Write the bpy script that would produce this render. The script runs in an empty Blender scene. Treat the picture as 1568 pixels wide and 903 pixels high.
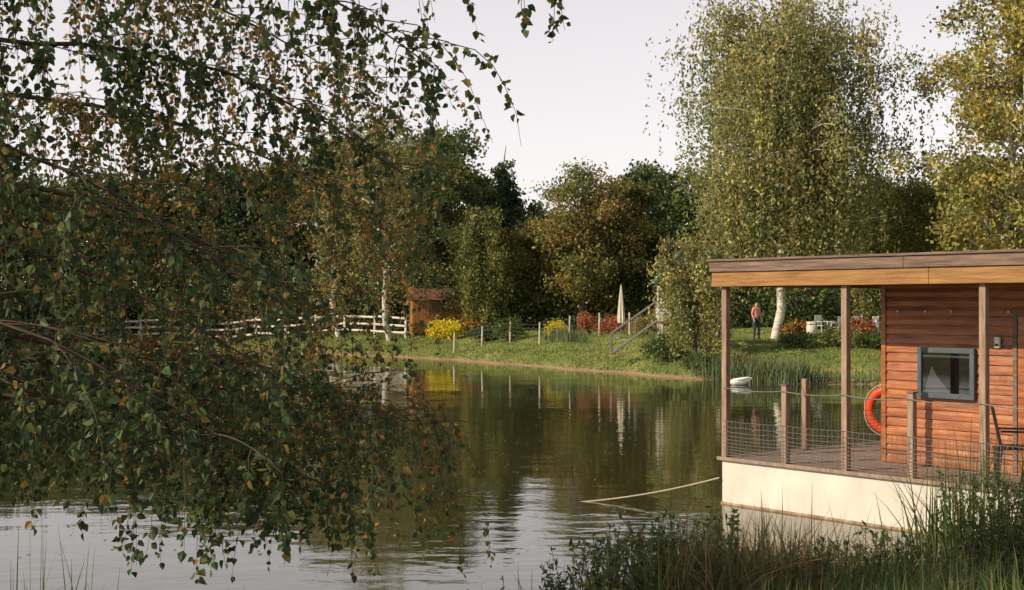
import bpy, math, random
import numpy as np
from mathutils import Vector
random.seed(5)
R=np.random.default_rng(11)
scene=bpy.context.scene
COL=scene.collection

# ------------------------------------------------------------ helpers
def link(o,parent=None):
    COL.objects.link(o)
    if parent is not None: o.parent=parent
    return o
def empty(name,loc=(0,0,0),rotz=0.0,parent=None):
    e=bpy.data.objects.new(name,None); e.location=loc; e.rotation_euler=(0,0,rotz); e.empty_display_size=.3
    return link(e,parent)
def norm(a): return a/np.maximum(np.linalg.norm(a,axis=-1,keepdims=True),1e-9)
def mesh_np(name,V,Q,mats,colors=None,parent=None,matidx=None,smooth=False):
    V=np.asarray(V,dtype=np.float32); Q=np.asarray(Q,dtype=np.int32)
    me=bpy.data.meshes.new(name); n=len(Q); k=Q.shape[1]
    me.vertices.add(len(V)); me.vertices.foreach_set('co',V.ravel())
    me.loops.add(n*k); me.loops.foreach_set('vertex_index',Q.ravel())
    me.polygons.add(n); me.polygons.foreach_set('loop_start',np.arange(0,n*k,k,dtype=np.int32))
    me.polygons.foreach_set('loop_total',np.full(n,k,dtype=np.int32))
    if matidx is not None: me.polygons.foreach_set('material_index',np.asarray(matidx,dtype=np.int32))
    me.polygons.foreach_set('use_smooth',np.full(n,smooth,dtype=bool))
    me.update(calc_edges=True)
    if colors is not None:
        ca=me.color_attributes.new('Col','FLOAT_COLOR','POINT')
        c=np.ones((len(V),4),dtype=np.float32); c[:,:3]=colors
        ca.data.foreach_set('color',c.ravel())
    for m in (mats if isinstance(mats,(list,tuple)) else [mats]): me.materials.append(m)
    return link(bpy.data.objects.new(name,me),parent)
def box(name,x0,x1,y0,y1,z0,z1,mat,parent=None,bevel=.004):
    V=[(x,y,z) for x in(x0,x1) for y in(y0,y1) for z in(z0,z1)]
    Q=[(0,1,3,2),(4,6,7,5),(0,4,5,1),(2,3,7,6),(0,2,6,4),(1,5,7,3)]
    o=mesh_np(name,V,Q,mat,parent=parent)
    if bevel:
        b=o.modifiers.new('b','BEVEL'); b.width=bevel; b.segments=2
    return o
def tube_arr(pts,rad,k=6):
    pts=np.asarray(pts,float); rad=np.broadcast_to(np.asarray(rad,float),(len(pts),))
    t=norm(np.gradient(pts,axis=0)); m=norm(t.mean(0)[None])[0]
    ref=np.array([0,0,1.]) if abs(m[2])<.8 else np.array([1.,0,0])
    n1=norm(np.cross(t,ref)); n2=np.cross(t,n1)
    a=np.arange(k)*2*math.pi/k
    V=pts[:,None]+rad[:,None,None]*(np.cos(a)[None,:,None]*n1[:,None]+np.sin(a)[None,:,None]*n2[:,None])
    i=np.arange(len(pts)-1)[:,None]*k; j=np.arange(k)[None]; j2=(j+1)%k
    Q=np.stack([i+j,i+j2,i+k+j2,i+k+j],-1).reshape(-1,4)
    return V.reshape(-1,3),Q
def tubes(name,lst,mat,parent=None,k=6,smooth=True):
    Vs=[];Qs=[];o=0
    for p,r in lst:
        V,Q=tube_arr(p,r,k); Vs.append(V);Qs.append(Q+o);o+=len(V)
    return mesh_np(name,np.concatenate(Vs),np.concatenate(Qs),mat,parent=parent,smooth=smooth)
def bez(a,b,c,n=12):
    t=np.linspace(0,1,n)[:,None]; a,b,c=map(np.array,(a,b,c))
    return (1-t)**2*a+2*t*(1-t)*b+t*t*c

# ------------------------------------------------------------ materials
def newmat(name):
    m=bpy.data.materials.new(name); m.use_nodes=True
    nt=m.node_tree; return m,nt,nt.nodes,nt.links,nt.nodes['Principled BSDF']
def noise_mat(name,c1,c2,scale=5,rough=.7,bump=.2,stretch=(1,1,1),detail=6,c3=None,spec=.3,bumpdist=.01,metal=0):
    m,nt,N,L,B=newmat(name)
    tc=N.new('ShaderNodeTexCoord'); mp=N.new('ShaderNodeMapping'); mp.inputs['Scale'].default_value=stretch
    L.new(tc.outputs['Object'],mp.inputs['Vector'])
    no=N.new('ShaderNodeTexNoise'); no.inputs['Scale'].default_value=scale; no.inputs['Detail'].default_value=detail
    no.inputs['Roughness'].default_value=.65
    L.new(mp.outputs[0],no.inputs['Vector'])
    cr=N.new('ShaderNodeValToRGB'); cr.color_ramp.elements[0].position=.32; cr.color_ramp.elements[1].position=.68
    cr.color_ramp.elements[0].color=(*c1,1); cr.color_ramp.elements[1].color=(*c2,1)
    if c3:
        e=cr.color_ramp.elements.new(.5); e.color=(*c3,1)
    L.new(no.outputs['Fac'],cr.inputs['Fac']); L.new(cr.outputs[0],B.inputs['Base Color'])
    B.inputs['Roughness'].default_value=rough; B.inputs['Specular IOR Level'].default_value=spec; B.inputs['Metallic'].default_value=metal
    if bump:
        b=N.new('ShaderNodeBump'); b.inputs['Strength'].default_value=bump; b.inputs['Distance'].default_value=bumpdist
        L.new(no.outputs['Fac'],b.inputs['Height']); L.new(b.outputs[0],B.inputs['Normal'])
    return m
def leaf_mat(name,trans=.3,rough=.55):
    m,nt,N,L,B=newmat(name)
    at=N.new('ShaderNodeAttribute'); at.attribute_name='Col'
    L.new(at.outputs['Color'],B.inputs['Base Color']); B.inputs['Roughness'].default_value=rough
    B.inputs['Specular IOR Level'].default_value=.3
    tr=N.new('ShaderNodeBsdfTranslucent'); L.new(at.outputs['Color'],tr.inputs['Color'])
    mx=N.new('ShaderNodeMixShader'); mx.inputs[0].default_value=trans
    L.new(B.outputs[0],mx.inputs[1]); L.new(tr.outputs[0],mx.inputs[2])
    L.new(mx.outputs[0],N['Material Output'].inputs[0]); return m
M_leaf=leaf_mat('foliage',.42,.48); M_grass=leaf_mat('grass_blades',.35,.6)
M_bark=noise_mat('bark',(.05,.04,.03),(.13,.1,.08),8,.9,.6,(1,1,.25))
M_twig=noise_mat('twig',(.05,.035,.025),(.12,.08,.055),10,.8,.2)
M_birch=noise_mat('birch_bark',(.12,.11,.1),(.72,.68,.62),3,.7,.3,(1,1,5),c3=(.62,.58,.52))
M_post=noise_mat('weathered_wood',(.2,.13,.095),(.4,.29,.22),6,.8,.3,(4,4,.5))
M_fencew=noise_mat('pale_fence_wood',(.52,.48,.42),(.76,.71,.65),4,.8,.2)
M_fpost=noise_mat('grey_fence_post',(.3,.27,.24),(.52,.47,.42),4,.8,.2)
M_fascia_lo=noise_mat('fascia_wood',(.2,.09,.032),(.4,.22,.08),3,.6,.35,(.6,4,9))
M_fascia_hi=noise_mat('fascia_weathered',(.09,.055,.045),(.27,.19,.15),3,.8,.35,(.6,4,9))
M_clad=noise_mat('orange_cladding',(.15,.042,.013),(.45,.165,.05),1.7,.36,.7,(1,3,9),c3=(.31,.095,.027),spec=.5,bumpdist=.012,detail=8)
M_hull=noise_mat('white_hull',(.54,.5,.45),(.7,.66,.61),1.6,.6,.1,(1,1,.6))
M_strake=noise_mat('rust_line',(.16,.09,.05),(.5,.38,.28),6,.8,.4)
M_deck=noise_mat('deck_boards',(.2,.14,.11),(.36,.27,.22),4,.75,.3,(5,.6,1))
M_metal=noise_mat('wire_metal',(.16,.15,.14),(.28,.27,.26),20,.45,0,metal=.6)
M_black=noise_mat('black_metal',(.012,.012,.014),(.03,.03,.033),20,.45,.05)
M_frame=noise_mat('window_frame_grey',(.06,.08,.1),(.1,.12,.14),10,.4,0)
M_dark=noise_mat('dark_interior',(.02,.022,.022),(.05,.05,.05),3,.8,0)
M_cloth=noise_mat('white_cloth',(.72,.71,.68),(.82,.8,.78),6,.8,.1)
M_orange=noise_mat('orange_buoy',(.5,.045,.012),(.62,.08,.02),4,.45,.05)
M_rope=noise_mat('rope',(.4,.34,.26),(.62,.55,.45),60,.9,.4)
M_teal=noise_mat('teal_roof',(.04,.13,.14),(.07,.19,.2),5,.6,.1)
M_brownwood=noise_mat('brown_wood',(.25,.1,.035),(.42,.19,.07),5,.7,.2,(1,1,6))
M_roofbr=noise_mat('brown_roof',(.12,.06,.04),(.22,.11,.07),7,.8,.2)
M_white=noise_mat('white_paint',(.66,.66,.64),(.8,.8,.78),5,.5,.05)
M_skin=noise_mat('skin',(.5,.28,.19),(.6,.35,.25),10,.5,0)
M_pink=noise_mat('pink_shirt',(.7,.27,.24),(.8,.36,.32),10,.8,.1)
M_wshirt=noise_mat('white_shirt',(.7,.68,.66),(.8,.78,.76),10,.8,.1)
M_jeans=noise_mat('dark_trousers',(.03,.035,.05),(.06,.07,.09),20,.8,.1)
M_hair=noise_mat('brown_hair',(.03,.018,.01),(.07,.04,.02),30,.6,.1)
M_swan=noise_mat('swan_feathers',(.74,.73,.7),(.84,.83,.8),14,.7,.2)
M_beak=noise_mat('beak_orange',(.55,.18,.03),(.6,.22,.04),14,.5,0)
M_thatch=noise_mat('cream_fabric',(.6,.54,.45),(.72,.66,.56),6,.8,.1)
m,nt,N,L,B=newmat('window_glass'); M_glass=m
gl=N.new('ShaderNodeBsdfGlossy'); gl.inputs['Roughness'].default_value=.02
tr=N.new('ShaderNodeBsdfTransparent'); fr=N.new('ShaderNodeFresnel'); fr.inputs['IOR'].default_value=2.2
mx=N.new('ShaderNodeMixShader'); L.new(fr.outputs[0],mx.inputs[0]); L.new(tr.outputs[0],mx.inputs[1]); L.new(gl.outputs[0],mx.inputs[2])
L.new(mx.outputs[0],N['Material Output'].inputs[0])

# ------------------------------------------------------------ terrain
FX=[-75,-60,-45,-31.7,-20,-10.3,-4.6,-2.07,1.92,5.6,7.7,9.8,12.9,20,32,45]
FY=[40,74,86,88,89,80,74.8,70.5,63.3,56.4,53,51.3,49.7,47,40,30]
NX=[-75,-50,-20,-5,-2.5,-.5,.5,1.3,2.2,3.4,5,7,10,20,32,45]
NY=[45,20,9,8.2,9.2,10,11.2,12.2,12.9,13.3,13.5,13.4,13.4,18,24,32]
def shore_far(x): return np.interp(x,FX,FY)+.35*np.sin(x*1.7)+.2*np.sin(x*4.1+1)
def shore_near(x): return np.interp(x,NX,NY)+.2*np.sin(x*2.3)
def hgt(x,y):
    x=np.asarray(x,float); y=np.asarray(y,float)
    din=np.minimum((shore_far(x)-y)*.85,y-shore_near(x))
    din=np.where((x<-75)|(x>45),-np.minimum(np.abs(x-np.clip(x,-75,45)),60)-np.abs(din)*.1,din)
    d=-din
    land=1.45*(1-np.exp(-np.maximum(d,0)/5.5))+np.minimum(np.maximum(d,0)/4,1)*(.07*np.sin(x*.9+y*.5)+.05*np.sin(y*1.3-x*.4)+.03*np.sin(x*3.1+y*2.2))
    land=land+np.clip((y-100)/200,0,3)
    return np.where(d>0,land,-np.minimum(1.3,-d*.45))
def H(x,y): return float(hgt(x,y))
xs=np.concatenate([[-1500,-700,-350,-200,-130],np.linspace(-95,-30,90),np.linspace(-29.6,22,220),np.linspace(22.6,70,70),[100,160,300,700,1500]])
ys=np.concatenate([[-1500,-600,-250,-100,-50],np.linspace(-25,45,180),np.linspace(45.4,105,190),np.linspace(107,140,18),[180,260,400,800,1500,2500]])
X,Y=np.meshgrid(xs,ys); V=np.stack([X,Y,hgt(X,Y)],-1).reshape(-1,3)
nx=len(xs); i=np.arange(len(ys)-1)[:,None]*nx+np.arange(nx-1)[None]; Q=np.stack([i,i+1,i+nx+1,i+nx],-1).reshape(-1,4)
m,nt,N,L,B=newmat('grassy_ground'); M_ground=m
geo=N.new('ShaderNodeNewGeometry'); sep=N.new('ShaderNodeSeparateXYZ'); L.new(geo.outputs['Position'],sep.inputs[0])
n1=N.new('ShaderNodeTexNoise'); n1.inputs['Scale'].default_value=.6; n1.inputs['Detail'].default_value=9; L.new(geo.outputs['Position'],n1.inputs['Vector'])
n2=N.new('ShaderNodeTexNoise'); n2.inputs['Scale'].default_value=5; n2.inputs['Detail'].default_value=8; L.new(geo.outputs['Position'],n2.inputs['Vector'])
cr=N.new('ShaderNodeValToRGB'); els=cr.color_ramp.elements
els[0].position=.3; els[0].color=(.1,.15,.04,1); els[1].position=.72; els[1].color=(.3,.28,.1,1)
e=els.new(.52); e.color=(.17,.21,.06,1)
L.new(n1.outputs['Fac'],cr.inputs['Fac'])
ad=N.new('ShaderNodeMath'); ad.operation='MULTIPLY_ADD'; ad.inputs[1].default_value=.5; L.new(n2.outputs['Fac'],ad.inputs[0]); L.new(sep.outputs['Z'],ad.inputs[2])
mr=N.new('ShaderNodeMapRange'); mr.inputs['From Min'].default_value=.28; mr.inputs['From Max'].default_value=.44; L.new(ad.outputs[0],mr.inputs['Value'])
mxc=N.new('ShaderNodeMix'); mxc.data_type='RGBA'; mxc.inputs['A'].default_value=(.27,.19,.12,1)
L.new(mr.outputs[0],mxc.inputs['Factor']); L.new(cr.outputs[0],mxc.inputs['B']); L.new(mxc.outputs['Result'],B.inputs['Base Color'])
B.inputs['Roughness'].default_value=.95; B.inputs['Specular IOR Level'].default_value=.1
bp=N.new('ShaderNodeBump'); bp.inputs['Strength'].default_value=.6; bp.inputs['Distance'].default_value=.1; L.new(n2.outputs['Fac'],bp.inputs['Height']); L.new(bp.outputs[0],B.inputs['Normal'])
mesh_np('ground',V,Q,M_ground,smooth=True)

# water
m,nt,N,L,B=newmat('pond_water')
B.inputs['Base Color'].default_value=(.045,.045,.018,1); B.inputs['Roughness'].default_value=.03; B.inputs['IOR'].default_value=1.6
geo=N.new('ShaderNodeNewGeometry')
def wn(scale,st,det):
    mp=N.new('ShaderNodeMapping'); mp.inputs['Scale'].default_value=st; L.new(geo.outputs['Position'],mp.inputs['Vector'])
    n=N.new('ShaderNodeTexNoise'); n.inputs['Scale'].default_value=scale; n.inputs['Detail'].default_value=det; L.new(mp.outputs[0],n.inputs['Vector']); return n
a=wn(2.6,(.6,1,1),3); b=wn(.4,(.5,1,1),2); pz=wn(.09,(1,1,1),1)
mrr=N.new('ShaderNodeMapRange'); mrr.inputs['From Min'].default_value=.38; mrr.inputs['From Max'].default_value=.62; mrr.inputs['To Min'].default_value=.2; mrr.inputs['To Max'].default_value=1
L.new(pz.outputs['Fac'],mrr.inputs['Value'])
b1=N.new('ShaderNodeBump'); b1.inputs['Distance'].default_value=.0085; L.new(mrr.outputs[0],b1.inputs['Strength']); L.new(a.outputs['Fac'],b1.inputs['Height'])
b2=N.new('ShaderNodeBump'); b2.inputs['Strength'].default_value=1; b2.inputs['Distance'].default_value=.016; L.new(b.outputs['Fac'],b2.inputs['Height']); L.new(b1.outputs[0],b2.inputs['Normal'])
L.new(b2.outputs[0],B.inputs['Normal'])
mesh_np('pond_water',[(-85,0,0),(60,0,0),(60,96,0),(-85,96,0)],[(0,1,2,3)],m)

# ------------------------------------------------------------ foliage makers
PAL={
 'dark':[(.045,.075,.032),(.055,.09,.035),(.07,.105,.04),(.085,.115,.045)],
 'green':[(.075,.12,.042),(.105,.15,.05),(.14,.18,.055),(.09,.13,.042)],
 'olive':[(.18,.2,.06),(.22,.23,.075),(.27,.26,.09),(.14,.17,.055),(.33,.27,.09)],
 'willow':[(.24,.25,.1),(.32,.32,.13),(.39,.36,.14),(.2,.22,.085),(.44,.36,.13)],
 'yellow':[(.38,.33,.1),(.5,.41,.12),(.3,.3,.09),(.23,.25,.075),(.54,.4,.1)],
 'autumn':[(.33,.21,.075),(.4,.27,.1),(.25,.21,.075),(.18,.19,.07),(.42,.25,.085)],
 'red':[(.55,.11,.07),(.6,.18,.09),(.42,.13,.07),(.2,.18,.06)],
 'ylw':[(.8,.68,.05),(.75,.6,.06),(.6,.56,.06)],
 'orng':[(.58,.27,.06),(.46,.26,.08),(.18,.2,.06)],
}
def leaf_quads(P,S,C,rng,down=0.0,asp=.6):
    n=len(P)
    D=rng.normal(size=(n,3)); D[:,2]-=down; D=norm(D)
    Nn=norm(np.cross(D,rng.normal(size=(n,3))))
    S=np.broadcast_to(np.asarray(S,float),(n,))[:,None]
    D=D*S*.5; W=Nn*S*.5*asp
    V=np.stack([P-D,P+W-D*.1,P+D,P-W-D*.1],1).reshape(-1,3)
    return V,np.arange(n*4).reshape(n,4),np.repeat(C,4,0)
def foliage(name,P,S,C,parent,rng,down=0,asp=.6,mat=None):
    V,Q,c=leaf_quads(P,S,C,rng,down,asp)
    return mesh_np(name,V,Q,mat or M_leaf,colors=c,parent=parent)
def pick(pal,n,rng,bright=1):
    p=np.array(PAL[pal]); return p[rng.integers(0,len(p),n)]*bright
def prof(kind,t):
    if kind=='conifer': return max(.08,(1-t)**.8)
    if kind=='birch': return max(.1,math.sin(math.pi*min(1,(t*.86+.1)))**.8)
    if kind=='willow': return max(.22,min(1,(1.06-t)*2.0)**.7)*min(1,.75+t*1.2)
    return max(.15,math.sin(math.pi*min(.97,t*.83+.12))**.55)
def make_tree(name,x,y,Ht,Rad,kind='round',pal='green',nl=16000,ls=.22,seed=0,root=None,bark=None,pal2=None,p2=.15,low=.18,strand=(.08,.26),nlimb=34,tr=.018,sig=.11,asp=None,limbr=.35,clear=.5):
    rng=np.random.default_rng(seed+100)
    z0=H(x,y)-.15
    root=root or empty(name,(x,y,z0)); ox,oy,oz=root.location
    base=np.array([x-ox,y-oy,z0-oz])
    tt=np.linspace(0,1,12)[:,None]
    wob=np.cumsum(rng.normal(0,.012*Ht,(12,2)),0); wob[0]=0
    tp=base+np.concatenate([wob,tt*Ht*.97],1)
    tubes_l=[(tp,tr*Ht*(1-tt[:,0])**.8+.015)]
    cen=[];cb=[]
    weep=kind in('willow','birch')
    for i in range(nlimb):
        t=low+(.97-low)*((i+rng.random())/nlimb)
        az=i*2.4+rng.normal(0,.35)
        r=Rad*prof(kind,(t-low)/(1-low))*rng.uniform(.55,1.15)
        fi=t*11*.92; k=int(fi); s0=tp[k]*(1-(fi-k))+tp[min(k+1,11)]*(fi-k)
        rise=r*(.15 if kind=='conifer' else rng.uniform(.25,.7))
        if kind=='conifer': rise=-r*.15
        dirv=np.array([math.cos(az),math.sin(az),0])
        e=s0+dirv*r+np.array([0,0,rise]); e[2]=min(e[2],base[2]+Ht*1.02)
        mid=s0+dirv*r*.5+np.array([0,0,rise*(1.0 if not weep else 1.3)])
        lp=bez(s0,mid,e,7)
        tubes_l.append((lp,np.linspace(tr*Ht*limbr*(1.1-t),.012,7)))
        ns=3+int(5*r/Rad)
        for j in range(ns):
            q=1-(1-.3)*rng.random()**1.3; p=lp[int(q*6)]+rng.normal(0,.12*Rad,3)*np.array([1,1,.6])
            cen.append(p); cb.append(np.exp(rng.normal(0,.28)))
            if rng.random()<.6: tubes_l.append((bez(lp[int(q*4)],(lp[int(q*6)]+p)/2+[0,0,.1],p,4),np.linspace(.03,.01,4)))
    cen=np.array(cen);cb=np.array(cb); K=len(cen)
    cc=pick(pal,K,rng)
    if pal2: 
        mk=rng.random(K)<p2; cc[mk]=pick(pal2,K,rng)[mk]
    idx=rng.integers(0,K,nl)
    if weep:
        ns=K*5; sidx=rng.integers(0,K,ns)
        st=cen[sidx]+rng.normal(0,min(.4,.085*Rad),(ns,3))
        ln=rng.uniform(*strand,ns)*Ht; gl=base[2]+clear*rng.uniform(.8,1.5,ns); ln=np.minimum(ln,np.maximum(st[:,2]-gl,.3))
        lean=rng.normal(0,.06,(ns,2))
        w=ln/ln.sum(); li=rng.choice(ns,nl,p=w); q=rng.random(nl)
        P=st[li].copy(); P[:,2]-=q*ln[li]; P[:,:2]+=lean[li]*(q*ln[li])[:,None]
        P+=rng.normal(0,.08,(nl,3)); cidx=sidx[li]
        nf=nl//3; P[:nf]=cen[idx[:nf]]+rng.normal(0,sig*.8*Rad,(nf,3)); cidx[:nf]=idx[:nf]
        down=1.2; a_=.5
    else:
        P=cen[idx]+rng.normal(0,sig*Rad,(nl,3))*np.array([1,1,.75]); cidx=idx; down=.2; a_=.65
    C=cc[cidx]*cb[cidx][:,None]*np.exp(rng.normal(0,.22,(nl,1)))
    mk=rng.random(nl)<.25; C[mk]=pick(pal,int(mk.sum()),rng)
    keep=P[:,2]>base[2]+max(.1,clear*.7-.3); P=P[keep];C=np.minimum(C[keep],.7)
    S=ls*rng.uniform(.6,1.3,len(P))
    tubes('trunk_and_limbs',tubes_l,bark or M_bark,root,6)
    foliage('foliage',P,S,C,root,rng,down,asp or a_)
    return root
def make_bush(name,x,y,Rad,Ht,pal,nl=1500,ls=.14,seed=0,root=None,squash=1):
    rng=np.random.default_rng(seed+900); z0=H(x,y)
    root=root or empty(name,(x,y,z0)); ox,oy,oz=root.location; b=np.array([x-ox,y-oy,z0-oz])
    K=22; a=rng.uniform(0,6.28,K); rr=np.sqrt(rng.random(K))*Rad*.85
    cz=Ht*np.sqrt(np.maximum(0,1-(rr/Rad)**2))*rng.uniform(.45,.95,K)
    cen=np.stack([np.cos(a)*rr,np.sin(a)*rr,cz],1)+b
    st=[(bez(b+[0,0,-.05],b+(c-b)*[.3,.3,.7],c,5),np.linspace(.025,.006,5)) for c in cen]
    idx=rng.integers(0,K,nl); P=cen[idx]+rng.normal(0,.2*Rad,(nl,3))*[1,1,min(1,.9*Ht/Rad)]
    P[:,2]=np.maximum(P[:,2],b[2]+.03)
    C=pick(pal,nl,rng)*np.exp(rng.normal(0,.2,(nl,1)))
    tubes('stems',st,M_twig,root,4); foliage('foliage',P,ls*rng.uniform(.6,1.3,nl),C,root,rng,.1,.6)
    return root

# ------------------------------------------------------------ background trees
dt=empty('distant_trees',(0,110,0))
def wx(px,Yd): return (px-784)*Yd/2178   # plan-view bearing to metres
sd=0
row=[(-330,84,11,3.6,'dark'),(-230,88,12,3.8,'dark'),(-130,92,12,3.6,'green'),(-60,96,11.6,3.6,'dark'),(10,98,12.2,3.8,'dark'),(75,96,11.3,3.4,'green'),(140,100,12.2,3.8,'dark'),(205,97,11.6,3.2,'dark'),
 (265,99,12.8,3.6,'green'),(335,97,12.8,3.4,'dark'),(400,96,12.6,3.4,'dark'),(455,95,13.0,3.2,'green'),(520,96,14.8,3.4,'dark'),(640,93,14.6,3.2,'green'),(700,94,15.0,3.0,'green'),
 (590,104,14,3.8,'dark'),(745,98,12.3,3,'green'),(800,96,9.6,3,'green'),(850,100,8.8,3.4,'olive'),(900,98,9.2,3.2,'green'),(960,96,10.4,3.2,'green'),
 (1020,92,11.6,3.4,'green'),(1090,90,11,3.4,'green'),(1150,94,10,3.6,'dark'),(1230,92,10,3.6,'green'),(1310,88,10,3.4,'green'),(1380,84,9.0,3.2,'olive'),(1440,84,9.2,3.2,'olive'),(1500,80,10,3.4,'green'),(1580,80,11,3.6,'green'),(1680,76,12,4,'green'),(1800,72,12,4,'olive')]
for px,Yd,Ht,Rd,pal in row:
    sd+=1; make_tree('',wx(px,Yd),Yd,Ht-.8,Rd,'round',pal,9500,.3,sd,root=dt,pal2='olive',p2=.22,low=.1,nlimb=36,sig=.12)
us=empty('distant_shrubs',(0,95,0))
for i,px in enumerate(range(-120,1640,36)):
    Yd=86+R.uniform(-1,6) if px<700 else 79+R.uniform(-2,7)
    if px>1180: Yd=76+R.uniform(-2,4)
    make_bush('',wx(px,Yd+4),Yd+4,2.2,R.uniform(2.4,4.2),['dark','green','green','dark','olive'][i%5],2200,.25,i,root=us)
make_tree('birch_tree',wx(598,81.5),81.5,14.4,3.0,'birch','olive',15000,.17,201,bark=M_birch,pal2='autumn',p2=.35,low=.3,nlimb=34,tr=.0135,limbr=.45)
make_tree('birch_tree',wx(520,86),86,13.6,2.6,'birch','olive',15000,.18,202,bark=M_birch,pal2='autumn',p2=.35,low=.25,tr=.012)
make_tree('deciduous_tree',wx(690,86),86,12.8,2.7,'round','green',18000,.2,203,pal2='olive',p2=.45)
make_tree('conifer_tree',wx(775,88),88,11.8,2.0,'conifer','dark',15000,.2,204,nlimb=60,low=.06,sig=.09)
make_tree('deciduous_tree',wx(735,80),80,7.6,2.2,'birch','olive',15000,.18,205,pal2='green',p2=.4)
make_tree('maple_tree',wx(890,80),80,9.6,2.9,'round','olive',14000,.19,206,pal2='autumn',p2=.35,sig=.13)
make_tree('maple_tree',wx(950,82),82,9.4,2.4,'round','olive',13000,.19,207,pal2='autumn',p2=.25)
make_tree('deciduous_tree',wx(825,82),82,7.0,2.1,'round','olive',10000,.19,208,pal2='autumn',p2=.25)
make_tree('deciduous_tree',wx(1005,84),84,10.4,2.2,'round','green',13000,.2,209)
make_tree('weeping_birch_tree',wx(1186,66),66,16.6,6.0,'willow','willow',80000,.2,210,bark=M_birch,pal2='green',p2=.25,low=.24,nlimb=80,tr=.013,strand=(.1,.36),sig=.085,clear=1.9)
make_tree('willow_tree',wx(1064,57),57,5.0,1.9,'birch','willow',14000,.15,211,pal2='olive',p2=.3,low=.3,nlimb=24,strand=(.15,.6),tr=.02,clear=.3)
make_tree('poplar_tree',wx(1530,61),61,18.5,4.7,'round','yellow',34000,.2,212,bark=M_birch,pal2='olive',p2=.35,low=.12,nlimb=60,tr=.011,sig=.085)
make_tree('poplar_tree',wx(1680,63),63,17,4.3,'round','yellow',16000,.22,213,pal2='olive',p2=.35)
make_tree('deciduous_tree',wx(1420,70),70,7.6,2.5,'round','olive',14000,.18,214,pal2='yellow',p2=.3)
make_tree('deciduous_tree',wx(1350,74),74,9,2.4,'birch','willow',14000,.19,215,pal2='green',p2=.4)

def bush(nm,px,Yd,r,h,pal,n=1300,ls=.13): 
    global sd; sd+=1; make_bush(nm,wx(px,Yd),Yd,r,h,pal,n,ls,sd)
bush('yellow_flowering_shrub',684,80,1.0,1.1,'ylw',2600,.14)
bush('yellow_flowering_shrub',852,72,.6,.9,'ylw',900,.1)
bush('red_shrub',902,73,.7,1.1,'red',1700,.11); bush('red_shrub',936,72.5,.8,1.0,'red',2000,.11); bush('orange_shrub',980,71,.6,.8,'orng',1000,.1)
bush('orange_shrub',730,80,.9,1.6,'orng',1000,.13)
bush('garden_shrub',780,74,.9,1.2,'green'); bush('garden_shrub',745,76,.8,.9,'dark'); bush('garden_shrub',655,84,.9,1.3,'orng',900)
bush('garden_shrub',1018,58,1.0,1.1,'green',2000,.12); bush('garden_shrub',1004,70,1.0,1.5,'olive',1500)
bush('garden_shrub',1215,66,.6,.8,'orng'); bush('garden_shrub',1320,64,.6,.7,'red')
for i,px in enumerate((1080,1125,1230,1290,1345)): bush('bank_shrub',px,55 if px<1200 else 58,.9,R.uniform(.5,.8),['green','olive'][i%2],1500,.11)

# ------------------------------------------------------------ grass & reeds
def blades(name,P,Hh,W,C,rng,lean=.35,seg=4,parent=None,mat=None):
    n=len(P); az=rng.uniform(0,6.28,n); ld=np.stack([np.cos(az),np.sin(az),np.zeros(n)],1)*(np.abs(rng.normal(0,lean,n))*Hh)[:,None]
    sa=rng.uniform(0,6.28,n); sidev=np.stack([np.cos(sa),np.sin(sa),np.zeros(n)],1)
    Vs=[]
    for k in range(seg+1):
        t=k/seg; c=P+ld*t*t; c=c+np.array([0,0,1.])*(Hh*(t-.35*t*t*np.minimum(1,np.linalg.norm(ld,axis=1)/Hh*2)))[:,None]
        w=(W*(1-t**1.5)*.5+.0008)[:,None]*sidev
        Vs+= [c-w,c+w]
    V=np.stack(Vs,1); m=2*(seg+1); b=(np.arange(n)*m)[:,None]
    Q=np.concatenate([np.stack([b[:,0]+2*k,b[:,0]+2*k+1,b[:,0]+2*k+3,b[:,0]+2*k+2],1) for k in range(seg)])
    return mesh_np(name,V.reshape(-1,3),Q,mat or M_grass,colors=np.repeat(C,m,0),parent=parent)
def gcol(n,pal,rng): 
    p=np.array(pal); return p[rng.integers(0,len(p),n)]*np.exp(rng.normal(0,.2,(n,1)))
GP=[(.14,.2,.05),(.19,.24,.06),(.25,.26,.08),(.34,.3,.12),(.12,.17,.045)]
n=60000; gx=R.uniform(-42,30,n); gy=shore_far(gx)+R.exponential(9,n)+.15; k=hgt(gx,gy)>.06
P=np.stack([gx,gy,hgt(gx,gy)-.02],1)[k]; n=len(P)
blades('bank_grass',P,R.uniform(.06,.2,n),np.full(n,.05),gcol(n,GP,R),R,.5,2)
n=2600; gx=np.concatenate([R.normal(9.2,.9,1500),R.uniform(7.5,22,800),R.normal(2.7,.5,300)]); gy=shore_far(gx)+R.uniform(-.2,1.2,n); gy[2300:]+=8
P=np.stack([gx,gy,np.maximum(hgt(gx,gy),-.1)],1); hh=R.uniform(.4,1.0,n); hh[1500:2300]*=.5
blades('cattail_reeds',P,hh,np.full(n,.04),gcol(n,[(.12,.17,.09),(.15,.19,.1),(.1,.14,.07),(.22,.23,.09)],R),R,.25,3)

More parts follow.
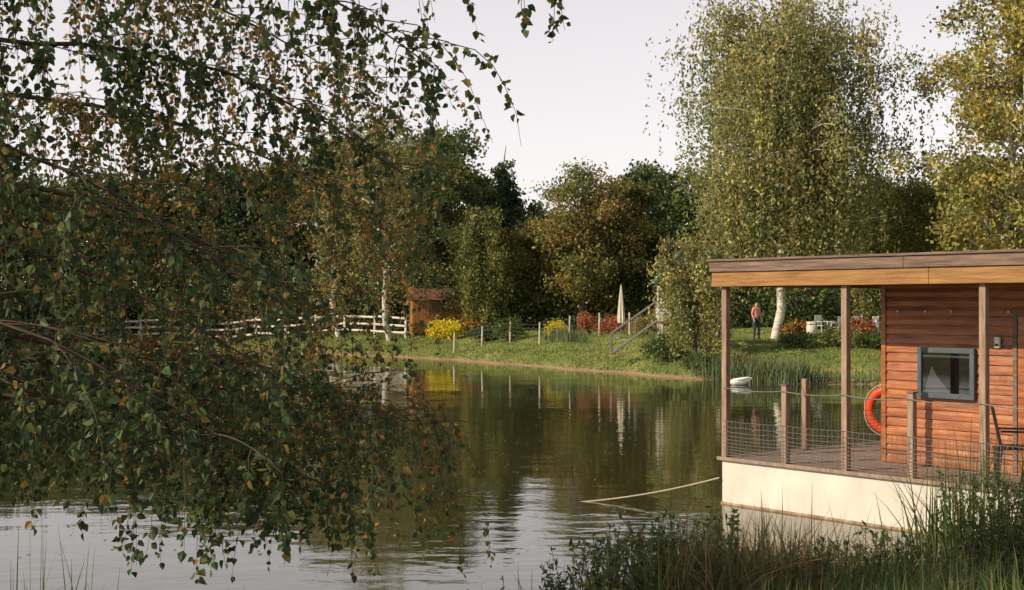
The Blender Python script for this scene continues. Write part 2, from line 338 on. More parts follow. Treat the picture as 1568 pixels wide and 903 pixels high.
NG=[(.08,.14,.045),(.12,.18,.055),(.16,.2,.07),(.23,.23,.09)]
DRY=[(.42,.27,.13),(.34,.23,.11),(.24,.21,.08)]
def near_blades(name,xr,n,hr,w,pal,yoff=(-2.6,.3),lean=.35):
    gx=R.uniform(*xr,n); gy=shore_near(gx)+R.uniform(*yoff,n)
    P=np.stack([gx,gy,np.maximum(hgt(gx,gy),-.1)-.03],1)
    blades(name,P,R.uniform(*hr,n),np.full(n,w),gcol(n,pal,R),R,lean,6)
near_blades('near_bank_grass',(-6,9),16000,(.2,.55),.012,NG,(-5,.2),.5)
near_blades('near_bank_grass',(4.2,9),12000,(.4,.85),.014,NG,(-3,.4),.5)
near_blades('reed_clump',(1.0,2.3),1000,(.6,1.2),.017,NG+DRY,(-1.4,.5),.5)
near_blades('dry_reed_clump',(1.2,2.7),1300,(.5,1.1),.015,DRY,(-1.3,.4),.6)
near_blades('reed_clump',(2.4,4.0),1300,(.3,.7),.016,NG+DRY[:1],(-1.2,.3),.5)
near_blades('reed_clump',(2.4,4.0),60,(.8,1.2),.018,NG,(-1.0,.3),.4)
near_blades('reed_clump',(3.8,4.9),420,(.8,1.75),.022,NG,(-1.2,.4),.3)
near_blades('reed_clump',(4.4,8),900,(.7,1.3),.02,NG,(-2,.4),.4)
near_blades('reed_clump',(-3.4,-2.7),130,(.9,1.6),.018,NG,(-1.0,.9),.3)
near_blades('reed_clump',(-2.4,.8),420,(.4,1.0),.013,NG,(-.9,.5),.4)
def weeds(name,xr,n,hr,yoff,pal,ls=.055):
    root=empty(name,(0,0,0)); st=[];LP=[]
    for i in range(n):
        x=R.uniform(*xr); y=float(shore_near(x))+R.uniform(*yoff); z=max(H(x,y),-.05); h=R.uniform(*hr)
        l=R.normal(0,.16*h,2); p=bez((x,y,z),(x+l[0]*.2,y+l[1]*.2,z+h*.6),(x+l[0],y+l[1],z+h),7)
        st.append((p,np.linspace(.006,.002,7)))
        m=int(h*50); q=R.uniform(.2,1,m); pts=np.stack([np.interp(q*6,np.arange(7),p[:,c]) for c in range(3)],1)
        LP.append(pts+R.normal(0,.035,(m,3))*(1.3-q)[:,None]*1.2)
    LP=np.concatenate(LP); m=len(LP)
    tubes('stems',st,M_twig,root,4); foliage('leaves',LP,ls*R.uniform(.5,1.3,m),gcol(m,pal,R),root,R,-.2,.35)
weeds('leafy_weeds',(2.3,3.9),130,(.3,.65),(-1.4,.2),NG,.065)
weeds('leafy_weeds',(3.9,8.5),380,(.6,1.3),(-1.8,.4),NG,.065)
weeds('leafy_weeds',(.5,1.8),170,(.5,1.0),(-1.2,.3),NG,.065)
weeds('leafy_weeds',(-1.0,.5),70,(.4,.85),(-.8,.3),NG,.065)

# ------------------------------------------------------------ foreground birch (weeping branches overhead)
BIR_G=[(.055,.095,.038),(.075,.12,.045),(.11,.14,.05),(.06,.095,.042),(.14,.16,.055)]
BIR_B=[(.3,.18,.055),(.22,.18,.06),(.15,.16,.06),(.4,.21,.055),(.13,.15,.055),(.22,.2,.065),(.12,.13,.05)]
fb=empty('weeping_birch_tree',(-5.2,8.5,H(-5.2,8.5)))
fo=np.array(fb.location)
rng=np.random.default_rng(77)
S0=(-5.2,8.5)
limbs=[ # start z, ctrl, end, nstrand, len range, palette, leafsize, t0
 (4.2,(-2.6,8.3,6.7),(-.5,8.0,4.9),34,(.4,1.1),0,.054,.3),
 (4.0,(-2.6,7.6,5.7),(-.4,7.6,4.15),38,(.35,1.0),0,.054,.25),
 (3.8,(-3.0,9.2,5.4),(-.8,9.8,3.8),38,(.5,1.4),0,.058,.2),
 (3.5,(-3.4,7.2,4.5),(-1.2,7.4,2.9),36,(.4,1.2),0,.06,.2),
 (3.0,(-3.4,8.2,3.9),(-1.2,8.3,2.2),40,(.4,1.15),0,.06,.2),
 (4.6,(-3.1,7.9,6.3),(-1.6,7.9,5.0),22,(.5,1.3),0,.054,.2),
 (2.8,(-3.6,6.9,3.4),(-1.5,7.0,2.1),28,(.3,.8),0,.06,.25),
 (3.4,(-3.6,9.6,4.2),(-1.3,10.2,2.7),38,(.6,1.5),0,.058,.2),
 (2.6,(-3.8,9.2,3.3),(-1.4,9.6,1.9),38,(.5,1.3),0,.058,.2),
 (2.7,(-3.5,7.8,3.0),(-1.5,7.9,1.75),36,(.3,.7),0,.06,.3),
 (2.2,(-3.0,8.6,2.7),(-.85,9.0,1.6),40,(.4,.9),0,.058,.3),
 (2.4,(-3.6,9.8,2.8),(-1.0,11.0,1.9),36,(.5,1.2),0,.055,.25),
 (4.4,(-3.2,11,6.2),(-1.2,12.6,4.6),44,(.8,1.9),1,.052,.35),
 (3.8,(-3.0,11,5.0),(-1.1,12.8,3.5),44,(.8,1.9),1,.052,.35),
 (3.2,(-2.9,11,4.0),(-1.3,12.6,2.4),38,(.8,1.7),1,.052,.35),
 (2.4,(-2.6,10.6,3.0),(-.8,12.2,1.8),56,(.6,1.7),1,.054,.45),
]
br=[];LP=[];LD=[];LS=[];LC=[]
def strand(p0,ln,pal,ls,lean):
    n=max(5,int(ln/.12)); t=np.linspace(0,1,n)
    hd=np.array([lean[0],lean[1]])
    x=p0[0]+hd[0]*ln*(t**.6)+np.cumsum(rng.normal(0,.01,n)); y=p0[1]+hd[1]*ln*(t**.6)+np.cumsum(rng.normal(0,.01,n))
    z=p0[2]+.12*ln*np.sin(t*2.2)-ln*t**1.3*(1-.3*min(1,np.hypot(*hd)))
    p=np.stack([x,y,z],1); br.append((p,np.linspace(.0032,.001,n)))
    m=int(ln/.023); q=np.sort(rng.uniform(.04,1.0,m)); pts=np.stack([np.interp(q*(n-1),np.arange(n),p[:,c]) for c in range(3)],1)
    d=rng.normal(0,.7,(m,3)); d[:,2]-=.9; d=norm(d)
    pl=np.array(BIR_B if pal==1 else BIR_G); c=pl[rng.integers(0,len(pl),m)]*np.exp(rng.normal(0,.22,(m,1)))
    if pal==0:
        k=rng.random(m)<.06; c[k]=np.array([.34,.22,.06])
    # sparser tier of the drooping branches, where the far bank shows through
    thin=(np.abs(pts[:,2]-2.73)<.16)&(rng.random(m)<(.68 if pal==0 else .4)); kp=~thin
    LP.append((pts+d*.02)[kp]); LD.append(d[kp]); LS.append((ls*rng.uniform(.55,1.15,m))[kp]); LC.append(c[kp])
for (az_,b,c,ns,lr,pal,ls,t0) in limbs:
    a=(S0[0],S0[1],az_)
    lp=bez(a,b,c,20); lp[1:]+=np.cumsum(rng.normal(0,.012,lp[1:].shape),0)
    br.append((lp,np.linspace(.026,.0035,20)))
    for i in range(ns):
        q=t0+(1-t0)*((i+rng.random())/ns); k=min(18,int(q*19)); p=lp[k]+(lp[k+1]-lp[k])*(q*19-k)
        az=rng.uniform(0,6.28); l=rng.uniform(.12,.62)
        d=np.array([math.cos(az)+.2,math.sin(az)*.9,rng.uniform(-.3,.25)])*l
        e=p+d; sp=bez(p,p+d*.5+[0,0,.12*l],e,6); br.append((sp,np.linspace(.0045,.0028,6)))
        for s in range(1+int(rng.random()<.75)+int(rng.random()<.3)):
            s0=sp[rng.integers(2,6)]
            ln=min(rng.uniform(*lr),max(.3,s0[2]-.95-.4*rng.random())) if pal==0 else min(rng.uniform(*lr),max(.3,s0[2]-.2-.4*rng.random()))
            strand(s0,ln,pal,ls,(rng.normal(.08,.22),rng.normal(0,.22)))
# outermost sprigs of a high bough
bough=bez((-5.2,8.5,5.5),(-2.0,7.2,7.6),(.2,7.1,4.72),20); br.append((bough,np.linspace(.022,.003,20)))
for x_,l_ in((.03,.3),(.06,.26),(.16,.3),(.2,.4),(.23,.34)):
    strand(np.array([x_,7.1+rng.normal(0,.06),4.5]),l_,0,.05,(rng.normal(.02,.06),0))
br=[(p-fo,r) for p,r in br]
tubes('limbs_and_twigs',br,M_twig,fb,4)
tz=np.linspace(-.2,12,14); tp=np.stack([.15*np.sin(tz*.4),.1*np.cos(tz*.5),tz],1)
tubes('trunk',[(tp,np.linspace(.2,.03,14))],M_birch,fb,10)
P=np.concatenate(LP)-fo; D=np.concatenate(LD); S=np.concatenate(LS)[:,None]; C=np.concatenate(LC); n=len(P)
W=norm(np.cross(D,rng.normal(size=(n,3)))); Nn=np.cross(D,W)
f=rng.uniform(.05,.25,(n,1))*S
V=np.stack([P,P+D*S*.28+W*S*.38+Nn*f,P+D*S*.62+W*S*.27+Nn*f,P+D*S,P+D*S*.62-W*S*.27+Nn*f,P+D*S*.28-W*S*.38+Nn*f],1).reshape(-1,3)
b=np.arange(n)*6
Q=np.concatenate([np.stack([b,b+1,b+2,b+3],1),np.stack([b,b+3,b+4,b+5],1)])
mesh_np('leaves',V,Q,M_leaf,colors=np.repeat(C,6,0),parent=fb)
rg=np.random.default_rng(5)
K=60; cen=np.stack([rg.normal(-1.4,1.5,K),rg.normal(-1.6,1.4,K),rg.uniform(5.5,11,K)],1); idx=rg.integers(0,K,7000)
foliage('crown_foliage',cen[idx]+rg.normal(0,.5,(7000,3)),.1*rg.uniform(.6,1.4,7000),pick('green',7000,rg),fb,rg,.8,.6)
tubes('crown_limbs',[(bez((0,0,rg.uniform(3,8)),(c[0]*.4,c[1]*.4,c[2]-.3),c,6),np.linspace(.05,.008,6)) for c in cen],M_bark,fb,5)
make_tree('offscreen_shade_tree',-16,-1,10,3.5,'round','green',7000,.26,301)  # unseen tree, added to shade the near branches and bank

# floating leaves on the pond
n=2600; fx=R.uniform(-10,14,n); fy=R.uniform(16,60,n); k=(hgt(fx,fy)<-.2)&~((fx>2.6)&(fy<26)); fx=fx[k];fy=fy[k];n=len(fx)
a=R.uniform(0,6.28,n); s=R.uniform(.02,.045,n); c,sn=np.cos(a)*s,np.sin(a)*s; z=np.full(n,.006)
V=np.stack([np.stack([fx+c,fy+sn,z],1),np.stack([fx-sn*.6,fy+c*.6,z],1),np.stack([fx-c,fy-sn,z],1),np.stack([fx+sn*.6,fy-c*.6,z],1)],1).reshape(-1,3)
mesh_np('floating_leaves',V,np.arange(n*4).reshape(n,4),M_leaf,colors=np.repeat(gcol(n,[(.4,.2,.06),(.35,.25,.1),(.25,.14,.06)],R),4,0))

# ------------------------------------------------------------ houseboat
hb=empty('houseboat',(3.0,20.36,0),math.atan2(-.784,.621))
Lh=7.2; Dh=5.4
box('pontoon_hull',0,Lh,0,Dh,-.5,.635,M_hull,hb,.02)
box('waterline_strake',-.012,Lh+.01,-.012,Dh+.01,-.02,.03,M_strake,hb,.004)
for i in range(int(Lh/.145)):
    box('deck_board_%d'%i,-.02+i*.145,-.02+i*.145+.138,-.03,Dh+.02,.637,.668,M_deck,hb,.004)
box('deck_edge_front',-.05,Lh+.05,-.055,-.033,.625,.675,M_deck,hb,.004)
box('deck_edge_side',-.05,-.024,-.03,Dh,.625,.675,M_deck,hb,.004)
for a,b_,mm in((-.1,3.55,M_fascia_lo),(3.555,7.4,M_fascia_lo)): box('fascia_lower',a,b_,-.1,-.05,3.10,3.305,mm,hb,.006)
for a,b_ in((-.12,3.2),(3.205,7.42)): box('fascia_upper',a,b_,-.13,-.05,3.308,3.455,M_fascia_hi,hb,.006)
box('fascia_cap',-.15,7.44,-.16,Dh+.1,3.458,3.49,M_fascia_hi,hb,.005)
box('fascia_side_lower',-.1,-.05,-.047,Dh+.05,3.10,3.305,M_fascia_lo,hb,.006)
box('fascia_side_upper',-.12,-.05,-.047,Dh+.05,3.308,3.455,M_fascia_hi,hb,.006)
box('porch_ceiling',-.047,7.4,-.047,Dh,3.2,3.23,M_fascia_hi,hb,0)
for i in range(13): box('joist_%d'%i,.3+i*.55,.36+i*.55,-.045,1.25,3.11,3.198,M_fascia_lo,hb,.004)
for s_ in(.06,2.19,4.25,6.3): box('roof_post',s_-.045,s_+.045,-.02,.07,.67,3.2,M_post,hb,.008)
for d_ in(2.7,5.1): box('roof_post_side',.02,.11,d_-.045,d_+.045,.67,3.2,M_post,hb,.008)
for s_ in(1.165,3.22,5.3): 
    box('rail_post',s_-.045,s_+.045,-.02,.07,.67,1.73,M_post,hb,.012); box('post_cap',s_-.055,s_+.055,-.03,.08,1.732,1.755,M_fascia_hi,hb,.004)
for d_ in(1.75,3.7): 
    box('rail_post_side',.02,.11,d_-.045,d_+.045,.67,1.73,M_post,hb,.012)
wires=[]
hz=[.04,.08,.12,.16,.21,.26,.31,.37,.44,.52]
def sag(p,q,s=.02,n=9):
    t=np.linspace(0,1,n)[:,None]; p=np.array(p,float);q=np.array(q,float); r=p+(q-p)*t; r[:,2]-=(4*t*(1-t))[:,0]*s; return r
ss=[.06,1.165,2.19,3.22,4.25,5.3,6.3]
for a,b_ in zip(ss[:-1],ss[1:]):
    for z in hz: wires.append((sag((a,-.03,.67+z),(b_,-.03,.67+z),.012),.0034))
    wires.append((sag((a,-.03,1.66),(b_,-.03,1.66),.03),.008))
    for x in np.arange(a+.08,b_,.085): wires.append((sag((x,-.03,.69),(x+R.normal(0,.006),-.03,1.19),0,2),.0032))
for a,b_ in((.02,1.75),(1.75,2.7),(2.7,3.7),(3.7,5.1)):
    for z in hz: wires.append((sag((.01,a,.67+z),(.01,b_,.67+z),.012),.0034))
    wires.append((sag((.01,a,1.66),(.01,b_,1.66),.03),.008))
    for x in np.arange(a+.08,b_,.085): wires.append((sag((.01,x,.69),(.01,x,1.19),0,2),.0032))
tubes('rail_wires',wires,M_metal,hb,5)
c0,c1,dF,dB=1.85,6.95,1.3,5.2
box('cabin_core',c0+.03,c1-.03,dF+.03,dB-.03,.67,3.19,M_dark,hb,0)
def siding(name,p0,p1,nrm,parent):
    p0=np.array(p0,float);p1=np.array(p1,float);nrm=np.array(nrm,float)
    hh=.126; Vs=[];Qs=[];z=.672;o=0;k=40
    while z<3.19:
        zt=min(z+hh,3.195); ph=R.uniform(0,6)
        pr=[(0.0,z),(.02,z+.002),(.026,z+.014),(.02,(z+zt)/2+.01),(.006,zt-.001)]
        for f in range(k+1):
            b=p0+(p1-p0)*f/k; j=.0022*math.sin(f*1.1+ph)+.0015*math.sin(f*2.7+ph*3)
            for (d,zz) in pr: Vs.append((b[0]+nrm[0]*(d+j),b[1]+nrm[1]*(d+j),zz))
        for f in range(k):
            for q in range(4): Qs.append((o+f*5+q,o+(f+1)*5+q,o+(f+1)*5+q+1,o+f*5+q+1))
        o+=5*(k+1); z+=hh
    return mesh_np(name,Vs,Qs,M_clad,parent=parent)
siding('front_siding',(c0,dF),(c1,dF),(0,-1),hb); siding('side_siding',(c0,dB),(c0,dF),(-1,0),hb); siding('far_siding',(c1,dF),(c1,dB),(1,0),hb); siding('back_siding',(c1,dB),(c0,dB),(0,1),hb)
box('corner_trim',c0-.035,c0+.04,dF-.04,dF+.05,.672,3.197,M_clad,hb,.006)
w0,w1,z0,z1=2.44,3.316,1.595,2.27; t=.07; y0=dF-.085
box('window_frame_bottom',w0,w1,y0,dF-.005,z0,z0+t,M_frame,hb,.006); box('window_frame_top',w0,w1,y0,dF-.005,z1-t,z1,M_frame,hb,.006)
box('window_frame_left',w0,w0+t,y0,dF-.005,z0+t+.001,z1-t-.001,M_frame,hb,.006); box('window_frame_right',w1-t,w1,y0,dF-.005,z0+t+.001,z1-t-.001,M_frame,hb,.006)
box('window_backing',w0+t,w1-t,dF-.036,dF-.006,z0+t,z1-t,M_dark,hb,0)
box('window_sash',w0+t+.002,w1-t-.002,dF-.06,dF-.047,z1-t-.06,z1-t-.03,M_white,hb,.003)
mesh_np('curtain',[(w0+t+.01,dF-.042,z0+t+.005),(w0+t+.42,dF-.042,z0+t+.005),(w0+t+.2,dF-.042,z0+t+.24),(w0+t+.13,dF-.042,z0+t+.36)],[(0,1,2,3)],M_cloth,parent=hb)
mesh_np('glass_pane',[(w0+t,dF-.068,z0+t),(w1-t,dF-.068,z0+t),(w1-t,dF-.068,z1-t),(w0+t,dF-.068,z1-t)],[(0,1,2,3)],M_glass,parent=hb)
box('sensor_box',3.6,3.68,dF-.07,dF-.03,2.29,2.43,M_white,hb,.008); box('sensor_vent',3.615,3.665,dF-.075,dF-.071,2.31,2.34,M_black,hb,0)
for x in(2.1,2.55,2.95,3.4,3.8): box('wall_hook',x-.012,x+.012,dF-.06,dF-.02,2.74,2.765,M_white,hb,.003)
box('door_frame_left',3.86,3.92,dF-.06,dF-.005,.672,2.75,M_fascia_hi,hb,.005); box('door_frame_right',4.82,4.88,dF-.06,dF-.005,.672,2.75,M_fascia_hi,hb,.005)
box('door_frame_top',3.921,4.819,dF-.06,dF-.005,2.69,2.75,M_fascia_hi,hb,.005); box('door_panel',3.925,4.815,dF-.045,dF-.035,.672,2.688,M_clad,hb,.003)
box('door_handle',4.68,4.72,dF-.09,dF-.046,1.6,1.72,M_metal,hb,.004)

def torus(R0,r0,n=48,k=14):
    a=np.arange(n)*2*math.pi/n; b=np.arange(k)*2*math.pi/k
    A,Bb=np.meshgrid(a,b,indexing='ij'); V=np.stack([(R0+r0*np.cos(Bb))*np.cos(A),.75*r0*np.sin(Bb),(R0+r0*np.cos(Bb))*np.sin(A)],-1).reshape(-1,3)
    i=np.arange(n)[:,None]*k; j=np.arange(k)[None]; i2=((np.arange(n)+1)%n)[:,None]*k; j2=(j+1)%k
    return V,np.stack([i+j,i2+j,i2+j2,i+j2],-1).reshape(-1,4)
lb=empty('lifebuoy',(6.0,22.62,1.16),math.radians(-35))
V,Q=torus(.33,.07); mesh_np('ring',V,Q,[M_orange],parent=lb,smooth=True)
for q in range(4):
    V2,Q2=torus(.33,.074,96,14); i0=q*24+9; sel=Q2[i0*14:(i0+5)*14]; mesh_np('band',V2,sel,M_orange,parent=lb,smooth=True)
an=np.linspace(0,6.283,49); rr=.41+.02*np.abs(np.sin(an*2)); tubes('grab_rope',[(np.stack([rr*np.cos(an),np.full(49,0.),rr*np.sin(an)],1),.008)],M_rope,lb,5)
box('hanger_post',-.03,.03,.06,.11,-.49,.5,M_post,lb,.004)

tubes('mooring_rope',[(sag((2.96,20.33,.37),(.75,20.6,-.03),.06,20),.013)],M_rope,None,6)

def loc(s,d,z=0): return (3.0+.621*s+.784*d,20.36-.784*s+.621*d,z)
def metal_chair(name,pos,rz):
    c=empty(name,pos,rz)
    T=[]
    for sx in(-.24,.24):
        T+= [([(sx,-.22,0),(sx,-.22,.64)],.011),([(sx,.24,0),(sx,.2,.44),(sx,.3,.92)],.011),([(sx,-.22,.64),(sx,.22,.64)],.013),([(sx,-.22,.43),(sx,.2,.43)],.01)]
    T+= [([(-.24,.3,.92),(.24,.3,.92)],.011),([(-.24,-.22,.43),(.24,-.22,.43)],.01)]
    tubes('frame',[(np.array(p,float),r) for p,r in T],M_black,c,8)
    for i in range(7): box('seat_slat_%d'%i,-.235,.235,-.21+i*.058,-.165+i*.058,.44,.452,M_black,c,.002)
    for i in range(8): tubes('back_bar_%d'%i,[(np.array([(-.2+i*.057,.205,.46),(-.2+i*.057,.295,.9)]),.006)],M_black,c,5)
metal_chair('patio_chair',loc(4.3,.66,.668),math.atan2(-.784,.621)+2.2)
metal_chair('patio_chair',loc(5.6,.62,.668),math.atan2(-.784,.621)-1.2)
def disc(name,r,z0,z1,mat,parent,n=32,x=0,y=0,r2=None):
    r2=r if r2 is None else r2
    tubes(name,[(np.array([(x,y,z0),(x,y,z0+1e-3),(x,y,z1-1e-3),(x,y,z1)]),[.001,r,r2,.001])],mat,parent,n,False)
def round_table(name,pos,mat,r=.38,h=.72):
    t=empty(name,pos); disc('top',r,h-.025,h,mat,t); tubes('pedestal',[(np.array([(0,0,.02),(0,0,h-.03)]),.025)],mat,t,10); disc('base',.22,0,.02,mat,t); return t
round_table('patio_table',loc(4.95,.62,.668),M_black)

# ------------------------------------------------------------ far bank objects
wf=empty('wire_fence',(wx(826,70.5),70.5,0)); fo2=np.array(wf.location); pts=[]
for i in range(-3,6):
    x=float(wx(826,70.5))+i*1.46; y=70.5-.35*i+(2.5 if i<0 else 0); z=H(x,y); pts.append((x,y,z)); 
    h_=1.12+R.uniform(-.08,.08); l=R.normal(0,.03)
    tubes('post',[(np.array([(x,y,z-.2),(x+l,y,z+h_),(x+l,y,z+h_+.002)])-fo2,[.05,.045,.002])],M_fpost,wf,8)
W=[]
for a,b_ in zip(pts[:-1],pts[1:]):
    for z in(.2,.4,.6,.8,1.0): W.append((sag((a[0],a[1],a[2]+z),(b_[0],b_[1],b_[2]+z),.02,4)-fo2,.006))
tubes('wires',W,M_metal,wf,4)
pf=empty('wooden_rail_fence',(-30,95,0)); po=np.array(pf.location)
fp=[(-46,93),(-34,94.5),(-22,95),(-12,90),(-6.2,86)]
path=[];
for a,b_ in zip(fp[:-1],fp[1:]):
    L_=math.hypot(b_[0]-a[0],b_[1]-a[1]); n=int(L_/1.9)
    for k in range(n): path.append((a[0]+(b_[0]-a[0])*k/n,a[1]+(b_[1]-a[1])*k/n))
path.append(fp[-1]); T=[]
for i,(x,y) in enumerate(path):
    y-=3; z=H(x,y); T.append((np.array([(x,y,z-.1),(x,y,z+1.35),(x,y,z+1.352)])-po,[.085,.08,.002]))
    if i:
        x0,y0_=path[i-1]; y0_-=3; zz=H(x0,y0_)
        for h_ in(.35,.78,1.2): T.append((np.array([(x0,y0_-.08,zz+h_+R.normal(0,.02)),(x,y-.08,z+h_+R.normal(0,.02))])-po,.075))
tubes('posts_and_rails',T,M_fencew,pf,6)
sx,sy=wx(668,84.5),84.5; sz=H(sx,sy); sh=empty('garden_shed',(sx,sy,sz),.15)
box('walls',-1.5,1.5,-1,1,0,2.0,M_brownwood,sh,.01)
for i in range(14): box('wall_plank_%d'%i,-1.5+i*.216,-1.3+i*.216,-1.03,-1.004,.02,1.98,M_brownwood,sh,.004)
box('door',-.35,.4,-1.06,-1.034,.05,1.8,M_roofbr,sh,.005)
mesh_np('roof',[(-1.8,-1.35,1.95),(1.8,-1.35,1.95),(1.8,0,2.65),(-1.8,0,2.65),(1.8,1.35,1.95),(-1.8,1.35,1.95)],[(0,1,2,3),(3,2,4,5)],M_roofbr,parent=sh)
mesh_np('gables',[(-1.5,-1,2),(-1.5,1,2),(-1.5,0,2.5),(-1.5,0,2.5),(1.5,-1,2),(1.5,1,2),(1.5,0,2.5),(1.5,0,2.5)],[(0,1,2,3),(4,5,6,7)],M_brownwood,parent=sh)
tx,ty=wx(1042,59.5),59.5; tz_=H(tx,ty); pt=empty('playground_tower',(tx,ty,tz_))
for a in(-.9,.82):
    for b_ in(-.8,.72): box('post',a,a+.09,b_,b_+.09,0,3.1,M_white,pt,.006)
box('platform',-.98,.98,-.88,.88,1.3,1.38,M_brownwood,pt,.006)
for sgn in(-1,1): 
    for i in range(5): box('guard_board',-.95,.95,sgn*.86-.015,sgn*.86+.015,1.5+i*.15,1.6+i*.15,M_white,pt,.003)
mesh_np('gable_front',[(-.95,-.86,3.1),(.95,-.86,3.1),(0,-.86,4.2),(0,-.86,4.2)],[(0,1,2,3)],M_white,parent=pt)
mesh_np('gable_back',[(-.95,.86,3.1),(.95,.86,3.1),(0,.86,4.2),(0,.86,4.2)],[(0,1,2,3)],M_white,parent=pt)
rf=mesh_np('roof',[(-1.15,-1.0,2.95),(0,-1.0,4.32),(0,1.0,4.32),(-1.15,1.0,2.95),(1.15,-1.0,2.95),(1.15,1.0,2.95)],[(0,1,2,3),(1,4,5,2)],M_teal,parent=pt)
so=rf.modifiers.new('s','SOLIDIFY'); so.thickness=.06
T=[]
for yy in(-.35,.35): T+= [(np.array([(-.98,yy,1.38),(-2.9,yy,0)]),.04),(np.array([(-.98,yy,2.2),(-2.9,yy,.85)]),.03),(np.array([(-2.9,yy,0),(-2.9,yy,.85)]),.03),(np.array([(-1.9,yy,.7),(-1.9,yy,1.5)]),.025)]
for i in range(8): T.append((np.array([(-1.15-i*.23,-.35,1.25-i*.165),(-1.15-i*.23,.35,1.25-i*.165)]),.035))
tubes('stair',T,M_metal,pt,6)
px_,py_=wx(951,68),68; pz=H(px_,py_); pr=empty('closed_parasol',(px_,py_,pz))
tubes('pole',[(np.array([(0,0,0),(0,0,2.6)]),.025)],M_metal,pr,8)
a=np.arange(16)*2*math.pi/16; Vv=[];lv=[(.75,.17),(.95,.2),(1.5,.15),(2.1,.09),(2.55,.03),(2.62,.005)]
for z,r in lv:
    for i,an_ in enumerate(a): q=r*(1 if i%2 else .62); Vv.append((q*math.cos(an_),q*math.sin(an_),z))
Qq=[(l*16+i,l*16+(i+1)%16,(l+1)*16+(i+1)%16,(l+1)*16+i) for l in range(5) for i in range(16)]
mesh_np('folded_canopy',Vv,Qq,M_thatch,parent=pr); disc('base',.3,0,.08,M_metal,pr)
def garden_chair(x,y,rz,mat):
    c=empty('garden_chair',(x,y,H(x,y)),rz)
    for a in(-.22,.19):
        box('front_leg',a,a+.03,-.22,-.19,0,.44,mat,c,.003); box('back_leg',a,a+.03,.19,.22,0,.44,mat,c,.003); box('armrest',a-.01,a+.04,-.22,.2,.64,.67,mat,c,.005); box('arm_post',a,a+.03,-.2,-.17,.48,.64,mat,c,.003)
    box('seat',-.24,.24,-.24,.24,.44,.475,mat,c,.01)
    for i in range(5): box('back_slat',-.23+i*.095,-.15+i*.095,.2,.225,.48,.9,mat,c,.005)
    box('back_top',-.24,.24,.195,.23,.902,.96,mat,c,.008)
for px,Yd,rz in((1258,66,.6),(1282,66,-2.4),(1318,65,.3),(1335,65.6,-1.2)): garden_chair(wx(px,Yd),Yd,rz,M_white)
for px,Yd in((1270,66.5),(1327,66)): x=wx(px,Yd); round_table('garden_table',(x,Yd,H(x,Yd)),M_white,.5)
x,y=wx(1243,65),65; pb=empty('planter_barrel',(x,y,H(x,y)))
tubes('barrel',[(np.array([(0,0,0),(0,0,.001),(0,0,.35),(0,0,.7),(0,0,.701)]),[.002,.2,.26,.23,.002])],M_thatch,pb,20)
for z in(.12,.58): tubes('hoop',[(np.array([(0,0,z),(0,0,z+.03)]),.262)],M_metal,pb,20)

# ------------------------------------------------------------ figures
def skin_fig(name,verts,edges,mat,parent,sub=2):
    me=bpy.data.meshes.new(name); me.from_pydata([v[:3] for v in verts],edges,[]); me.materials.append(mat)
    o=link(bpy.data.objects.new(name,me),parent)
    o.modifiers.new('k','SKIN'); 
    if not me.skin_vertices: me.skin_vertices.new()
    for i,v in enumerate(verts):
        r=v[3]; me.skin_vertices[0].data[i].radius=(r,r if len(v)<5 else v[4]); me.skin_vertices[0].data[i].use_root=(i==0)
    s=o.modifiers.new('s','SUBSURF'); s.levels=sub; s.render_levels=sub
    return o
def person(name,x,y,rz,shirt):
    p=empty(name,(x,y,H(x,y)),rz)
    skin_fig('torso',[(0,0,.92,.15,.11),(0,0,1.08,.13,.1),(0,0,1.28,.17,.11),(0,0,1.41,.11,.08),(-.17,0,1.39,.06),(-.22,.02,1.12,.045),(.17,0,1.39,.06),(.22,.02,1.12,.045)],[(0,1),(1,2),(2,3),(3,4),(4,5),(3,6),(6,7)],shirt,p)
    skin_fig('trousers',[(0,0,.94,.15,.11),(-.09,0,.86,.09),(-.1,-.01,.48,.06),(-.1,.02,.07,.045),(.09,0,.86,.09),(.12,-.06,.48,.06),(.12,-.04,.07,.045)],[(0,1),(1,2),(2,3),(0,4),(4,5),(5,6)],M_jeans,p)
    skin_fig('head_and_neck',[(0,0,1.38,.05),(0,-.005,1.48,.05),(0,-.01,1.56,.082,.088),(0,-.01,1.65,.078,.085),(0,-.1,1.575,.015)],[(0,1),(1,2),(2,3),(2,4)],M_skin,p)
    skin_fig('hair',[(0,.025,1.6,.08),(0,.01,1.68,.078)],[(0,1)],M_hair,p)
    for s in(-1,1):
        skin_fig('forearm_and_hand',[(s*.22,.02,1.14,.036),(s*.21,-.1,.93,.026),(s*.21,-.13,.86,.026),(s*.195,-.16,.79,.009),(s*.205,-.165,.775,.009),(s*.215,-.165,.775,.009),(s*.225,-.16,.785,.009),(s*.19,-.16,.84,.009)],[(0,1),(1,2),(2,3),(2,4),(2,5),(2,6),(1,7)],M_skin,p,1)
        skin_fig('shoe',[(s*.11,.04,.05,.045),(s*.115,-.13,.035,.035)],[(0,1)],M_black,p)
        skin_fig('eye',[(s*.03,-.088,1.6,.008),(s*.03,-.09,1.603,.007)],[(0,1)],M_black,p,1)
    skin_fig('mouth',[(-.02,-.09,1.535,.006),(.02,-.09,1.535,.006)],[(0,1)],M_pink,p,1)
person('standing_person',wx(1158,63),63,.5,M_pink)
person('standing_person',wx(1103,64),64,-.9,M_wshirt)
sw=empty('swan',(wx(1131,50.2),50.2,0),math.radians(8))
skin_fig('body',[(.0,0,.1,.17,.15),(-.22,0,.1,.12,.12),(-.34,0,.12,.06),(.2,0,.14,.15,.13),(.38,0,.19,.08,.06),(.5,0,.25,.025)],[(0,1),(1,2),(0,3),(3,4),(4,5)],M_swan,sw)
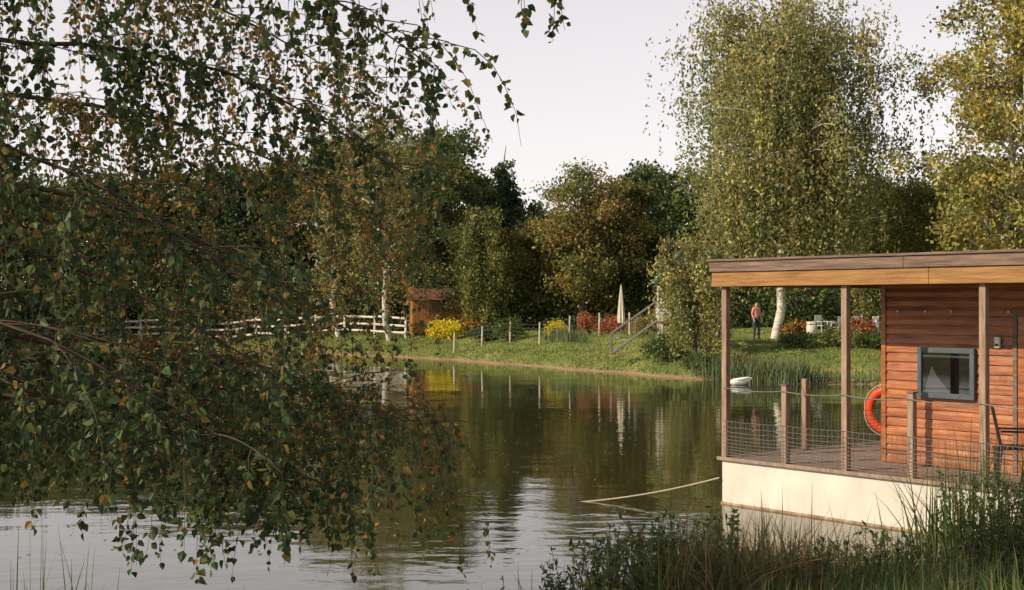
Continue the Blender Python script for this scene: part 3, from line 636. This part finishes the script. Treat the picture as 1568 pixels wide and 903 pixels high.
skin_fig('wing',[(-.12,-.09,.18,.07,.05),(.15,-.11,.22,.09,.05),(.4,-.06,.27,.03,.02)],[(0,1),(1,2)],M_swan,sw)
skin_fig('wing_right',[(-.12,.09,.18,.07,.05),(.15,.11,.22,.09,.05),(.4,.06,.27,.03,.02)],[(0,1),(1,2)],M_swan,sw)
skin_fig('neck_and_head',[(-.3,0,.14,.05),(-.42,0,.24,.035),(-.47,0,.2,.03),(-.5,0,.1,.032),(-.55,0,.05,.03)],[(0,1),(1,2),(2,3),(3,4)],M_swan,sw)
skin_fig('beak',[(-.56,0,.05,.018),(-.62,0,.0,.01)],[(0,1)],M_beak,sw,1)

# ------------------------------------------------------------ light, sky, camera
EL=math.radians(30); az=np.array([-.932,-.363])
ts=Vector((az[0]*math.cos(EL),az[1]*math.cos(EL),math.sin(EL)))
sl=bpy.data.lights.new('sun','SUN'); sl.energy=5.0; sl.angle=math.radians(.5); sl.color=(1,.84,.6)
so=link(bpy.data.objects.new('sun',sl)); so.rotation_euler=ts.to_track_quat('Z','Y').to_euler(); so.location=(-30,-12,40)
w=bpy.data.worlds.new('World'); scene.world=w; w.use_nodes=True; nt=w.node_tree; N=nt.nodes; L=nt.links
sky=N.new('ShaderNodeTexSky'); sky.sky_type='NISHITA'; sky.sun_disc=False; sky.sun_elevation=EL; sky.sun_rotation=math.atan2(az[0],az[1])%(2*math.pi)
sky.dust_density=.3; sky.air_density=1.0; sky.ozone_density=1.0
hs=N.new('ShaderNodeHueSaturation'); hs.inputs['Saturation'].default_value=.45
L.new(sky.outputs[0],hs.inputs['Color'])
# autumn haze: pale band thickening toward the horizon
tc=N.new('ShaderNodeTexCoord'); sp=N.new('ShaderNodeSeparateXYZ'); L.new(tc.outputs['Generated'],sp.inputs[0])
mr=N.new('ShaderNodeMapRange'); mr.interpolation_type='SMOOTHSTEP'; mr.inputs['From Min'].default_value=.0; mr.inputs['From Max'].default_value=.85; mr.inputs['To Min'].default_value=1; mr.inputs['To Max'].default_value=.15
L.new(sp.outputs['Z'],mr.inputs['Value'])
mx=N.new('ShaderNodeMix'); mx.data_type='RGBA'; mx.blend_type='ADD'; mx.inputs['B'].default_value=(10.8,9.5,9.3,1)
L.new(mr.outputs[0],mx.inputs['Factor']); L.new(hs.outputs[0],mx.inputs['A']); L.new(mx.outputs['Result'],N['Background'].inputs['Color']); N['Background'].inputs['Strength'].default_value=.062
cd=bpy.data.cameras.new('camera'); cd.lens=50; cd.sensor_width=36; cd.clip_end=6000; cd.clip_start=.05
co=link(bpy.data.objects.new('camera',cd)); co.location=(0,0,2.85); co.rotation_euler=(math.radians(90.37),0,0); scene.camera=co
scene.view_settings.view_transform='Standard'; scene.view_settings.look='None'; scene.view_settings.exposure=0
